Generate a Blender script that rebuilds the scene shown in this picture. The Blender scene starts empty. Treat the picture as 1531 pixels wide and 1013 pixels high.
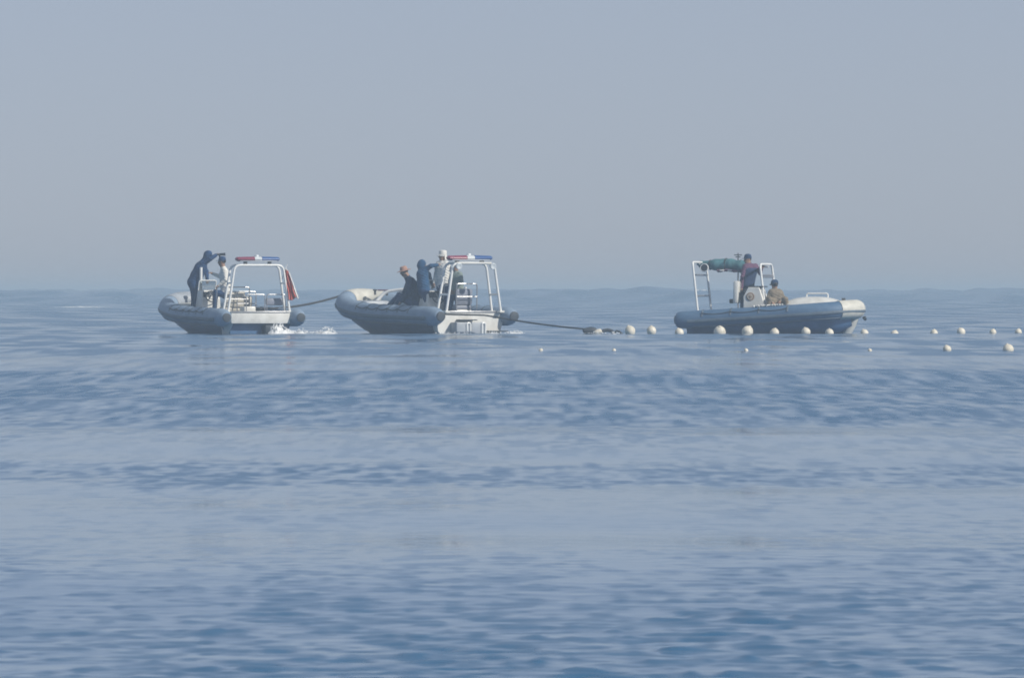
import bpy, bmesh, math, random
import numpy as np
from mathutils import Vector, Matrix
random.seed(7)
RNG = np.random.default_rng(11)
SC = bpy.context.scene
COL = SC.collection

# ------------------------------------------------------------------ camera, sky, sun, exposure
EYE = 1.125            # metres above the water
FPX = 11200.0          # focal length in photograph pixels (1531 wide)
HORIZON = 436.5        # row of the flat horizon in the photograph
cam_d = bpy.data.cameras.new('camera')
cam = bpy.data.objects.new('camera', cam_d)
COL.objects.link(cam)
SC.camera = cam
cam.location = (0, 0, EYE)
cam.rotation_euler = (math.radians(90) - math.atan((506.5 - HORIZON) / FPX), 0, 0)
cam_d.sensor_width = 36
cam_d.lens = FPX / 1531 * 36
cam_d.clip_start = 0.5
cam_d.clip_end = 60000
cam_d.dof.use_dof = True
cam_d.dof.focus_distance = 175
cam_d.dof.aperture_fstop = 38

SUN_EL, SUN_TOWARD = 34.0, 32.0      # elevation; degrees from due right towards the viewer
sd = Vector((math.cos(math.radians(SUN_EL)) * math.cos(math.radians(SUN_TOWARD)),
             -math.cos(math.radians(SUN_EL)) * math.sin(math.radians(SUN_TOWARD)),
             math.sin(math.radians(SUN_EL))))
world = bpy.data.worlds.new('World')
SC.world = world
world.use_nodes = True
wn = world.node_tree
wn.nodes.clear()
sky = wn.nodes.new('ShaderNodeTexSky')
sky.sky_type = 'NISHITA'
sky.sun_disc = False
sky.sun_elevation = math.radians(SUN_EL)
sky.sun_rotation = math.atan2(sd.x, sd.y)
sky.altitude = 0
sky.air_density = 0.5
sky.dust_density = 0.5
sky.ozone_density = 1.0
tint = wn.nodes.new('ShaderNodeMix')
tint.data_type = 'RGBA'
tint.blend_type = 'MULTIPLY'
tint.inputs['Factor'].default_value = 1.0
tint.inputs['B'].default_value = (1.0, 0.87, 0.93, 1)     # white balance of the hazy day
bg = wn.nodes.new('ShaderNodeBackground')
bg.inputs['Strength'].default_value = 0.08
wo = wn.nodes.new('ShaderNodeOutputWorld')
wn.links.new(sky.outputs[0], tint.inputs['A'])
veil = wn.nodes.new('ShaderNodeMix')             # even summer haze over the whole sky
veil.data_type = 'RGBA'
veil.inputs['Factor'].default_value = 0.60
veil.inputs['B'].default_value = (3.92, 4.58, 5.45, 1)
wn.links.new(tint.outputs['Result'], veil.inputs['A'])
wn.links.new(veil.outputs['Result'], bg.inputs['Color'])
wn.links.new(bg.outputs[0], wo.inputs['Surface'])

sun_d = bpy.data.lights.new('sun', 'SUN')
sun_d.energy = 3.6
sun_d.angle = math.radians(0.6)
sun_d.color = (1.0, 0.95, 0.85)
sun = bpy.data.objects.new('sun', sun_d)
COL.objects.link(sun)
sun.rotation_euler = sd.to_track_quat('Z', 'Y').to_euler()
sun.location = sd * 500

SC.view_settings.view_transform = 'Standard'
SC.view_settings.look = 'None'
SC.view_settings.exposure = 0.26
SC.view_settings.gamma = 1.0
SC.view_settings.use_curve_mapping = False
SC.render.engine = 'CYCLES'
SC.cycles.use_denoising = True
SC.cycles.max_bounces = 6
SC.cycles.volume_bounces = 0
SC.cycles.caustics_reflective = False
SC.cycles.caustics_refractive = False
SC.cycles.pixel_filter_type = 'BLACKMAN_HARRIS'
SC.cycles.filter_width = 1.7

def at(px, py, Y):
    """world point of a photograph pixel at depth Y"""
    return Vector(((px - 765.5) * Y / FPX, Y, EYE - (py - HORIZON) * Y / FPX))
def wx(px, Y):
    return (px - 765.5) * Y / FPX
def wz(py, Y=206.0):
    return EYE - (py - HORIZON) * Y / FPX

# ------------------------------------------------------------------ materials
MATS = {}
def mat(name, col, rough=0.6, var=0.10, scale=6.0, bump=0.0, metal=0.0, spec=0.5, dirt=None, trans=0.0, bscale=None):
    m = bpy.data.materials.new(name)
    m.use_nodes = True
    t = m.node_tree
    p = t.nodes['Principled BSDF']
    p.inputs['Roughness'].default_value = rough
    p.inputs['Metallic'].default_value = metal
    p.inputs['Specular IOR Level'].default_value = spec
    if trans:
        p.inputs['Transmission Weight'].default_value = trans
    tc = t.nodes.new('ShaderNodeTexCoord')
    nz = t.nodes.new('ShaderNodeTexNoise')
    nz.inputs['Scale'].default_value = scale
    nz.inputs['Detail'].default_value = 6
    nz.inputs['Roughness'].default_value = 0.65
    t.links.new(tc.outputs['Object'], nz.inputs['Vector'])
    r = t.nodes.new('ShaderNodeValToRGB')
    d = dirt if dirt else tuple(c * (1 - 2.2 * var) for c in col)
    r.color_ramp.elements[0].position = 0.30
    r.color_ramp.elements[1].position = 0.62
    r.color_ramp.elements[0].color = (*[max(0, c) for c in d], 1)
    r.color_ramp.elements[1].color = (*[min(1, c * (1 + 0.4 * var)) for c in col], 1)
    t.links.new(nz.outputs['Fac'], r.inputs['Fac'])
    t.links.new(r.outputs['Color'], p.inputs['Base Color'])
    if bump:
        n2 = t.nodes.new('ShaderNodeTexNoise')
        n2.inputs['Scale'].default_value = bscale or scale * 4
        n2.inputs['Detail'].default_value = 4
        t.links.new(tc.outputs['Object'], n2.inputs['Vector'])
        b = t.nodes.new('ShaderNodeBump')
        b.inputs['Strength'].default_value = bump
        b.inputs['Distance'].default_value = 0.02
        t.links.new(n2.outputs['Fac'], b.inputs['Height'])
        t.links.new(b.outputs['Normal'], p.inputs['Normal'])
    MATS[name] = m
    return m

mat('gel_white', (0.72, 0.71, 0.67), 0.35, 0.07, 3, dirt=(0.55, 0.54, 0.50))
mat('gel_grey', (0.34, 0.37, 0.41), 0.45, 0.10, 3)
mat('hull_grey', (0.075, 0.165, 0.32), 0.4, 0.15, 2)
mat('hull_white', (0.58, 0.57, 0.53), 0.4, 0.10, 2, dirt=(0.42, 0.42, 0.38))
mat('tube_grey', (0.23, 0.305, 0.40), 0.55, 0.12, 2.2, bump=0.15, dirt=(0.15, 0.22, 0.315))
mat('tube_slate', (0.08, 0.15, 0.25), 0.6, 0.15, 2.2, bump=0.15, dirt=(0.045, 0.11, 0.21))
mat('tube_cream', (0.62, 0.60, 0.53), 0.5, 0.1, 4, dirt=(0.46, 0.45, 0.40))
mat('rubber_dark', (0.035, 0.045, 0.06), 0.6, 0.15, 6)
mat('pipe_white', (0.78, 0.78, 0.76), 0.3, 0.05, 8)
mat('steel', (0.42, 0.42, 0.43), 0.35, 0.1, 10, metal=0.7)
mat('steel_dark', (0.10, 0.10, 0.11), 0.4, 0.1, 10, metal=0.4)
mat('vinyl_cream', (0.60, 0.56, 0.48), 0.5, 0.08, 8, bump=0.2)
mat('vinyl_grey', (0.22, 0.24, 0.30), 0.5, 0.1, 8, bump=0.2)
mat('dash_dark', (0.03, 0.035, 0.045), 0.4, 0.1, 10)
mat('lens_red', (0.23, 0.035, 0.075), 0.25, 0.08, 12)
mat('lens_blue', (0.02, 0.085, 0.28), 0.25, 0.08, 12)
mat('lens_clear', (0.62, 0.66, 0.68), 0.2, 0.05, 12)
mat('ring_red', (0.66, 0.16, 0.12), 0.5, 0.1, 8)
mat('ring_white', (0.75, 0.73, 0.70), 0.5, 0.05, 8)
mat('rope_dark', (0.045, 0.045, 0.05), 0.9, 0.2, 40, bump=0.5)
mat('rope_white', (0.68, 0.67, 0.64), 0.8, 0.1, 40, bump=0.4)
mat('canvas_teal', (0.065, 0.19, 0.22), 0.85, 0.2, 5, bump=0.6, bscale=9)
mat('canvas_plum', (0.16, 0.09, 0.14), 0.85, 0.2, 6, bump=0.4)
mat('canvas_tan', (0.40, 0.31, 0.20), 0.9, 0.18, 5, bump=0.8, bscale=8)
mat('buoy_white', (0.74, 0.68, 0.57), 0.5, 0.12, 5, bump=0.1, dirt=(0.52, 0.48, 0.38))
mat('foam', (0.82, 0.83, 0.83), 0.9, 0.05, 6, spec=0.2)
mat('emblem_brown', (0.28, 0.18, 0.11), 0.5, 0.1, 12)
mat('emblem_pale', (0.55, 0.47, 0.38), 0.5, 0.1, 12)
mat('skin', (0.30, 0.17, 0.11), 0.55, 0.08, 12)
mat('hair', (0.015, 0.012, 0.012), 0.6, 0.1, 20)
mat('eye', (0.02, 0.02, 0.02), 0.2, 0.0, 20)
mat('cloth_navy', (0.008, 0.045, 0.14), 0.9, 0.25, 8, bump=0.5)
mat('cloth_black', (0.007, 0.036, 0.105), 0.9, 0.25, 8, bump=0.5)
mat('cloth_blue', (0.012, 0.068, 0.165), 0.9, 0.2, 8, bump=0.5)
mat('cloth_white', (0.76, 0.74, 0.69), 0.9, 0.08, 8, bump=0.5)
mat('cloth_sage', (0.22, 0.27, 0.25), 0.9, 0.12, 8, bump=0.5)
mat('cloth_pink', (0.13, 0.06, 0.115), 0.9, 0.12, 8, bump=0.5)
mat('cloth_khaki', (0.22, 0.18, 0.13), 0.9, 0.15, 8, bump=0.5)
mat('rubber_grey', (0.10, 0.14, 0.19), 0.6, 0.15, 6)
mat('vest_navy', (0.014, 0.035, 0.10), 0.8, 0.2, 8, bump=0.4)
mat('hat_straw', (0.44, 0.26, 0.20), 0.9, 0.15, 14, bump=0.4)
mat('shoe_dark', (0.02, 0.02, 0.022), 0.7, 0.1, 10)

# glass for the windscreens
g = bpy.data.materials.new('screen_glass'); g.use_nodes = True
gp = g.node_tree.nodes['Principled BSDF']
gp.inputs['Base Color'].default_value = (0.55, 0.62, 0.66, 1); gp.inputs['Roughness'].default_value = 0.05
gp.inputs['Transmission Weight'].default_value = 0.85; gp.inputs['IOR'].default_value = 1.2
MATS['screen_glass'] = g

# ------------------------------------------------------------------ mesh helpers
def link(o, parent=None):
    COL.objects.link(o)
    if parent is not None:
        o.parent = parent
    return o
def tag(o, label=None, cat=None, group=None, kind=None):
    for k, v in (('label', label), ('category', cat), ('group', group), ('kind', kind)):
        if v: o[k] = v
    return o
def empty(name, loc, rz=0.0, scale=1.0, rx=0.0, ry=0.0):
    o = bpy.data.objects.new(name, None)
    o.empty_display_size = 0.3
    o.location = loc; o.rotation_euler = (rx, ry, rz); o.scale = (scale,) * 3
    return link(o)

class MB:
    def __init__(s): s.v = []; s.f = []
    def add(s, v, f):
        n = len(s.v)
        s.v += [tuple(p) for p in v]
        s.f += [tuple(i + n for i in q) for q in f]
        return s
    def box(s, c, d, rz=0.0, bev=0.012, ry=0.0, rx=0.0, taper=None):
        bm = bmesh.new()
        bmesh.ops.create_cube(bm, size=1)
        for v in bm.verts:
            k = 1.0
            if taper and v.co.z > 0: k = taper
            v.co = Vector((v.co.x * d[0] * k, v.co.y * d[1] * k, v.co.z * d[2]))
        if bev:
            bmesh.ops.bevel(bm, geom=bm.edges[:], offset=min(bev, min(d) * .4), segments=2, affect='EDGES', profile=.5)
        M = Matrix.Translation(c) @ Matrix.Rotation(rz, 4, 'Z') @ Matrix.Rotation(ry, 4, 'Y') @ Matrix.Rotation(rx, 4, 'X')
        bm.transform(M)
        bm.verts.index_update()
        s.add([v.co[:] for v in bm.verts], [[v.index for v in f.verts] for f in bm.faces])
        bm.free(); return s
    def tube(s, path, r, seg=10, closed=False, caps=True, squash=1.0):
        P = [Vector(p) for p in path]; n = len(P)
        R = list(r) if hasattr(r, '__len__') else [r] * n
        up = Vector((0, 0, 1)); V = []; F = []; prev = None
        for i in range(n):
            a = P[(i - 1) % n] if (closed or i) else P[0]
            b = P[(i + 1) % n] if (closed or i < n - 1) else P[-1]
            t = (b - a).normalized()
            if prev is None:
                sx = t.cross(up)
                if sx.length < .05: sx = t.cross(Vector((0, 1, 0)))
                sx.normalize()
            else:
                sx = prev - t * prev.dot(t)
                sx = sx.normalized() if sx.length > 1e-6 else t.orthogonal().normalized()
            prev = sx
            sy = t.cross(sx)
            for k in range(seg):
                q = 2 * math.pi * k / seg
                V.append(P[i] + sx * math.cos(q) * R[i] + sy * math.sin(q) * R[i] * squash)
        m = n if closed else n - 1
        for i in range(m):
            for k in range(seg):
                j = (i + 1) % n; l = (k + 1) % seg
                F.append((i * seg + k, i * seg + l, j * seg + l, j * seg + k))
        if caps and not closed:
            F.append(tuple(range(seg))); F.append(tuple((n - 1) * seg + k for k in reversed(range(seg))))
        return s.add(V, F)
    def lathe(s, prof, M=None, seg=20):
        M = M or Matrix.Identity(4); V = []; F = []
        for r, z in prof:
            for k in range(seg):
                q = 2 * math.pi * k / seg
                V.append(M @ Vector((r * math.cos(q), r * math.sin(q), z)))
        for i in range(len(prof) - 1):
            for k in range(seg):
                l = (k + 1) % seg
                F.append((i * seg + k, i * seg + l, (i + 1) * seg + l, (i + 1) * seg + k))
        F.append(tuple(reversed(range(seg)))); F.append(tuple((len(prof) - 1) * seg + k for k in range(seg)))
        return s.add(V, F)
    def build(s, name, m, parent=None, smooth=True, sharp=40):
        me = bpy.data.meshes.new(name)
        me.from_pydata(s.v, [], s.f)
        bm = bmesh.new(); bm.from_mesh(me)
        bmesh.ops.recalc_face_normals(bm, faces=bm.faces[:])
        bm.to_mesh(me); bm.free()
        me.materials.append(MATS[m])
        if smooth:
            me.polygons.foreach_set('use_smooth', [True] * len(me.polygons))
            me.set_sharp_from_angle(angle=math.radians(sharp))
        o = bpy.data.objects.new(name, me)
        return link(o, parent)

def fillet(pts, r, n=5):
    P = [Vector(p) for p in pts]; out = [P[0]]
    for i in range(1, len(P) - 1):
        a = (P[i - 1] - P[i]); b = (P[i + 1] - P[i])
        d = min(r, a.length * .48, b.length * .48)
        p0 = P[i] + a.normalized() * d; p1 = P[i] + b.normalized() * d
        for k in range(n + 1):
            t = k / n
            out.append(p0 * (1 - t) ** 2 + P[i] * 2 * t * (1 - t) + p1 * t * t)
    out.append(P[-1]); return out
def sag(a, b, s, n=24):
    a = Vector(a); b = Vector(b)
    return [a.lerp(b, t / n) - Vector((0, 0, s * 4 * (t / n) * (1 - t / n))) for t in range(n + 1)]
def rod(name, pts, r, m, parent, fr=0.0, seg=10):
    return MB().tube(fillet(pts, fr) if fr else pts, r, seg).build(name, m, parent)

# ------------------------------------------------------------------ the sea
def smooth_noise(x, seed, n=7, f0=1.0):
    r = np.random.default_rng(seed); o = np.zeros_like(x)
    for i in range(n):
        o += np.sin(x * f0 * (1.0 + i * 0.83) * r.uniform(.8, 1.2) + r.uniform(0, 6.28)) / (1 + i) ** .8
    return o / 2.2
def noise2(x, y, seed, f0, n=10):
    r = np.random.default_rng(seed); o = np.zeros_like(x)
    for i in range(n):
        a = r.uniform(0, math.pi); f = f0 * 1.45 ** (i * .6) * r.uniform(.8, 1.2)
        o += np.sin(x * f * math.cos(a) + y * f * math.sin(a) + r.uniform(0, 6.28)) / (1 + i * .35)
    return o / 3.0

R_Y = [5, 21, 24, 27, 30, 34, 43.6, 45.2, 48.6, 50.4, 55, 60, 63, 67, 100, 108, 112, 131, 139, 150, 190, 260, 600, 3000]
R_V = [.72, .68, .52, .36, .23, .09, .06, .30, .30, .08, .09, .10, .14, .38, .40, .36, .10, .09, .22, .25, .24, .30, .50, .6]
def ruffle(x, y):
    u = x / np.maximum(y, 20.0)
    w = noise2(np.log(np.maximum(y, 5)) * 6, u * 26, 5, 1.0)
    yw = y * (1 + 0.022 * w + .012 * smooth_noise(u * 30, 3) + .016 * noise2(np.log(np.maximum(y, 5)) * 40, u * 150, 8, 1.0))
    b = np.interp(yw, R_Y, R_V)
    patch = noise2(x, y * .16, 21, 1.7)
    return np.clip(b * (1 + .40 * patch * np.exp(-y / 90.0)) + .10 * patch * np.exp(-y / 60.0), .05, 1.3)

def far_swell(x, y):
    e = np.clip((y - 560) / 260, 0, 1); e = e * e * (3 - 2 * e)
    e2 = 1 - np.clip((y - 1500) / 900, 0, 1)
    ph = y * 2 * math.pi / 62 + 1.1 * np.sin(x / 31 + 1.0) + .8 * np.sin(x / 17.0 + y / 140)
    crest = (0.5 + 0.5 * np.cos(ph)) ** 2
    hm = .84 + .24 * np.sin(x / 11.3 + 2.2 + y / 70) + .17 * np.sin(x / 5.1 + y / 45) + .09 * np.sin(x / 2.3 + y / 30) + .07 * np.sin(x / 1.15 + y / 21 + 1) + .05 * np.sin(x / .62 + y / 13)
    return e * e2 * crest * hm * 1.30

def build_sea():
    ys = [-80, -50, -30, -15, -5, 4, 9, 12, 14]
    y = 15.5
    while y < 2600:
        ys.append(y); y += y * (0.0009 if y < 140 else 0.0019 if y < 300 else .0030)
    for k in range(14):
        ys.append(y); y *= 1.22
    ys = np.array(ys)
    t_c = np.linspace(-.085, .085, 281); t_o = np.linspace(.085, .14, 30)[1:]
    t_in = np.concatenate([-t_o[::-1], t_c, t_o])
    tail = .14 * 1.45 ** np.arange(1, 11)
    ts = np.concatenate([-tail[::-1], t_in, tail])
    dt = np.gradient(ts)
    X = ts[None, :] * np.maximum(ys, 18)[:, None]
    Y = np.repeat(ys[:, None], len(ts), 1)
    dy = np.gradient(ys)
    SP = np.maximum(np.repeat(dy[:, None], len(ts), 1), dt[None, :] * np.maximum(ys, 18)[:, None])
    DX = dt[None, :] * np.maximum(ys, 18)[:, None]
    X = X.astype(np.float32); Y = Y.astype(np.float32)
    Rf = ruffle(X.astype(np.float64), Y.astype(np.float64)).astype(np.float32)
    # cat's paws: small gusts that roughen streaks of the surface
    rp_ = np.random.default_rng(77); pn = np.zeros_like(X)
    Lref = np.maximum(Y, 18.0) ** 2 / 2000.0        # gust streaks grow longer offshore
    def vnoise(u, v, seed):
        iu = np.floor(u).astype(np.int64); iv = np.floor(v).astype(np.int64)
        fu = (u - iu).astype(np.float32); fv = (v - iv).astype(np.float32)
        fu = fu * fu * (3 - 2 * fu); fv = fv * fv * (3 - 2 * fv)
        def hsh(a, b):
            h = (a * 374761393 + b * 668265263 + seed * 1274126177) & 0xffffffff
            h = ((h ^ (h >> 13)) * 1103515245) & 0xffffffff
            return (((h ^ (h >> 16)) & 0xffff) / 32767.5 - 1).astype(np.float32)
        return (hsh(iu, iv) * (1 - fu) + hsh(iu + 1, iv) * fu) * (1 - fv) + (hsh(iu, iv + 1) * (1 - fu) + hsh(iu + 1, iv + 1) * fu) * fv
    sd_ = 0
    for ly in (.16, .32, .64, 1.3, 2.6, 5.2, 10.0):
        wgt = np.exp(-(np.log(ly / Lref) / .75) ** 2)
        for lx in (.05, .09, .16):
            sd_ += 1
            rws = np.nonzero(wgt.max(1) > .02)[0]
            a_, b_ = rws[0], rws[-1] + 1
            f = np.clip((2 * lx / DX[a_:b_] - 1.6) / 1.5, 0, 1) * wgt[a_:b_]
            pn[a_:b_] += 1.5 * f * vnoise(X[a_:b_] / lx + sd_ * 17.3, Y[a_:b_] / (ly * .5) + sd_ * 9.1 + .15 * X[a_:b_], sd_)
    for i in range(40):
        lx = math.exp(rp_.uniform(math.log(.8), math.log(9.0))); ly = math.exp(rp_.uniform(math.log(5.0), math.log(70.0)))
        f = np.clip((lx / SP - 2.2) / 2, 0, 1) * np.clip((ly / SP - 2.2) / 2, 0, 1) * np.clip((Y - 105) / 60, 0, 1)
        pn += 1.0 * f * np.sin(X * (6.2832 / lx) + rp_.uniform(-.3, .3) * Y * (6.2832 / ly) + rp_.uniform(0, 6.28)) * np.sin(Y * (6.2832 / ly) + rp_.uniform(0, 6.28) + X * .2)
    Rf = Rf * np.clip(np.exp(.60 * pn - .14), .15, 1.9)
    Z = np.zeros_like(X); VS = np.zeros_like(X)
    r = np.random.default_rng(3)
    N = 90
    lam = np.exp(np.linspace(math.log(.10), math.log(4.0), N)) * r.uniform(.93, 1.07, N)
    for i in range(N):
        L = lam[i]; k = 2 * math.pi / L
        th = r.normal(math.radians(-84), math.radians(48))      # wind blowing towards the viewer and a little sideways
        s = .021 * math.exp(-(math.log(L / .23) / .72) ** 2) + .005 * min(1, (.6 / L)) ** 1.2
        fall = np.clip((L / SP - 2.4) / 2.2, 0, 1)
        ph = k * (X * math.cos(th) + Y * math.sin(th)) + r.uniform(0, 6.28)
        Z += fall * (s / k) * Rf * np.sin(ph)
        VS += (1 - fall ** 2) * (s * Rf) ** 2 * .5
    for L, a, th in ((9.0, .006, -70), (14, .010, -104), (23, .022, -85), (6.2, .004, -50), (4.4, .003, -120)):
        k = 2 * math.pi / L; th = math.radians(th)
        Z += np.clip((L / SP - 3) / 3, 0, 1) * a * np.sin(k * (X * math.cos(th) + Y * math.sin(th)) + L)
    Z += far_swell(X, Y).astype(np.float32) * (np.clip((40 / SP - 3) / 3, 0, 1))
    alpha = np.sqrt(2 * (VS + .00001 + .0016 * Rf ** 2))
    rough = np.clip(np.sqrt(alpha), .05, .6)
    nr, nc = X.shape
    co = np.stack([X, Y, Z], -1).reshape(-1, 3)
    idx = np.arange(nr * nc).reshape(nr, nc)
    q = np.stack([idx[:-1, :-1], idx[:-1, 1:], idx[1:, 1:], idx[1:, :-1]], -1).reshape(-1, 4)
    me = bpy.data.meshes.new('sea_water')
    me.vertices.add(len(co)); me.vertices.foreach_set('co', co.ravel().astype(np.float32))
    me.loops.add(q.size); me.loops.foreach_set('vertex_index', q.ravel().astype(np.int32))
    me.polygons.add(len(q)); me.polygons.foreach_set('loop_start', np.arange(0, q.size, 4, dtype=np.int32))
    me.polygons.foreach_set('use_smooth', np.ones(len(q), dtype=bool))
    me.update(calc_edges=True)
    at_ = me.attributes.new('ripple', 'FLOAT', 'POINT'); at_.data.foreach_set('value', rough.ravel().astype(np.float32))
    o = link(bpy.data.objects.new('sea_water', me)); tag(o, kind='structure')
    m = bpy.data.materials.new('sea_water'); m.use_nodes = True
    t = m.node_tree; p = t.nodes['Principled BSDF']
    p.inputs['Base Color'].default_value = (0.014, 0.106, 0.228, 1)
    p.inputs['IOR'].default_value = 1.6
    a = t.nodes.new('ShaderNodeAttribute'); a.attribute_name = 'ripple'
    t.links.new(a.outputs['Fac'], p.inputs['Roughness'])
    me.materials.append(m)
    return o
build_sea()

# ------------------------------------------------------------------ bodies: a signed-distance figure turned into one surface
class Figure:
    def __init__(s, lo, hi, h=.0095):
        s.h = h; s.lo = np.array(lo) - .06; n = np.ceil((np.array(hi) + .06 - s.lo) / h).astype(int) + 1
        s.n = n; s.d = np.full(n, 1.0, np.float32); s.l = np.zeros(n, np.int8)
        s.ax = [s.lo[i] + h * np.arange(n[i]) for i in range(3)]
    def _blk(s, lo, hi):
        a = np.maximum(np.floor((lo - s.lo) / s.h).astype(int), 0); b = np.minimum(np.ceil((hi - s.lo) / s.h).astype(int) + 1, s.n)
        sl = tuple(slice(a[i], b[i]) for i in range(3))
        return sl, s.ax[0][sl[0]][:, None, None], s.ax[1][sl[1]][None, :, None], s.ax[2][sl[2]][None, None, :]
    def _join(s, sl, d, k, lab):
        o = s.d[sl]; hh = np.maximum(k - np.abs(o - d), 0) / k if k > 0 else 0
        s.l[sl] = np.where(d < o, lab, s.l[sl]); s.d[sl] = np.minimum(o, d) - hh * hh * k * .25
    def cone(s, a, b, ra, rb, lab, k=.03, wr=0.0):
        a = np.array(a, float); b = np.array(b, float); m = max(ra, rb) + k + .02
        sl, x, y, z = s._blk(np.minimum(a, b) - m, np.maximum(a, b) + m)
        ba = b - a; L = max(ba @ ba, 1e-9)
        t = np.clip(((x - a[0]) * ba[0] + (y - a[1]) * ba[1] + (z - a[2]) * ba[2]) / L, 0, 1)
        q = np.sqrt((x - a[0] - t * ba[0]) ** 2 + (y - a[1] - t * ba[1]) ** 2 + (z - a[2] - t * ba[2]) ** 2)
        d = q - (ra + (rb - ra) * t)
        if wr: d = d + wr * (np.sin(x * 47 + z * 31) * np.sin(y * 41 - z * 53 + 1) + .6 * np.sin(z * 83 + x * 29 + y * 37))
        s._join(sl, d, k, lab)
    def blob(s, c, r, lab, k=.02, M=None):
        c = np.array(c, float); r = np.array(r, float); m = r.max() + k + .02
        sl, x, y, z = s._blk(c - m, c + m)
        x = x - c[0]; y = y - c[1]; z = z - c[2]
        if M is not None:
            x, y, z = (M[0][0] * x + M[0][1] * y + M[0][2] * z, M[1][0] * x + M[1][1] * y + M[1][2] * z, M[2][0] * x + M[2][1] * y + M[2][2] * z)
        q = np.sqrt((x / r[0]) ** 2 + (y / r[1]) ** 2 + (z / r[2]) ** 2)
        s._join(sl, (q - 1) * r.min(), k, lab)
    def mesh(s, name, mats, parent):
        d = s.d; nx, ny, nz = d.shape; ins = d < 0
        acc = np.zeros((nx - 1, ny - 1, nz - 1, 3), np.float32); cnt = np.zeros((nx - 1, ny - 1, nz - 1), np.float32)
        for axis in range(3):
            o1, o2 = [i for i in range(3) if i != axis]
            for i in (0, 1):
                for j in (0, 1):
                    sl0 = [slice(0, -1)] * 3; sl1 = [slice(0, -1)] * 3
                    sl1[axis] = slice(1, None)
                    for o_, q in ((o1, i), (o2, j)):
                        if q: sl0[o_] = slice(1, None); sl1[o_] = slice(1, None)
                    a = d[tuple(sl0)]; b = d[tuple(sl1)]
                    c = (a < 0) != (b < 0)
                    w = np.nonzero(c); av = a[w]; bv = b[w]; t = av / (av - bv)
                    acc[w[0], w[1], w[2], axis] += t; acc[w[0], w[1], w[2], o1] += i; acc[w[0], w[1], w[2], o2] += j
                    cnt[w] += 1
        cell = np.nonzero(cnt); vid = np.full(cnt.shape, -1, np.int64); vid[cell] = np.arange(len(cell[0]))
        V = (np.stack(cell, -1) + acc[cell] / cnt[cell][:, None]) * s.h + s.lo
        Q = []; LB = []
        for axis in range(3):
            o1, o2 = [(1, 2), (2, 0), (0, 1)][axis]
            sl0 = [slice(1, -1)] * 3; sl1 = [slice(1, -1)] * 3
            sl0[axis] = slice(0, -1); sl1[axis] = slice(1, None)
            A = ins[tuple(sl0)]; B = ins[tuple(sl1)]
            w = np.array(np.nonzero(A != B)).T
            base = w.copy(); base[:, o1] += 1; base[:, o2] += 1
            flip = A[tuple(w.T)]
            def at_(da, db):
                p = base.copy(); p[:, o1] -= da; p[:, o2] -= db
                return vid[p[:, 0], p[:, 1], p[:, 2]]
            q = np.stack([at_(1, 1), at_(0, 1), at_(0, 0), at_(1, 0)], -1)
            q[~flip] = q[~flip][:, ::-1]
            inner = base.copy(); inner[~flip, axis] += 1
            Q.append(q); LB.append(s.l[inner[:, 0], inner[:, 1], inner[:, 2]])
        Q = np.concatenate(Q); LB = np.concatenate(LB)
        ok = (Q >= 0).all(1); Q = Q[ok]; LB = LB[ok]
        me = bpy.data.meshes.new(name)
        me.vertices.add(len(V)); me.vertices.foreach_set('co', V.ravel().astype(np.float32))
        me.loops.add(Q.size); me.loops.foreach_set('vertex_index', Q.ravel().astype(np.int32))
        me.polygons.add(len(Q)); me.polygons.foreach_set('loop_start', np.arange(0, Q.size, 4, dtype=np.int32))
        me.polygons.foreach_set('use_smooth', np.ones(len(Q), dtype=bool))
        for k in mats: me.materials.append(MATS[k])
        me.polygons.foreach_set('material_index', LB.astype(np.int32))
        me.update(calc_edges=True); me.validate()
        return link(bpy.data.objects.new(name, me), parent)

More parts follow.
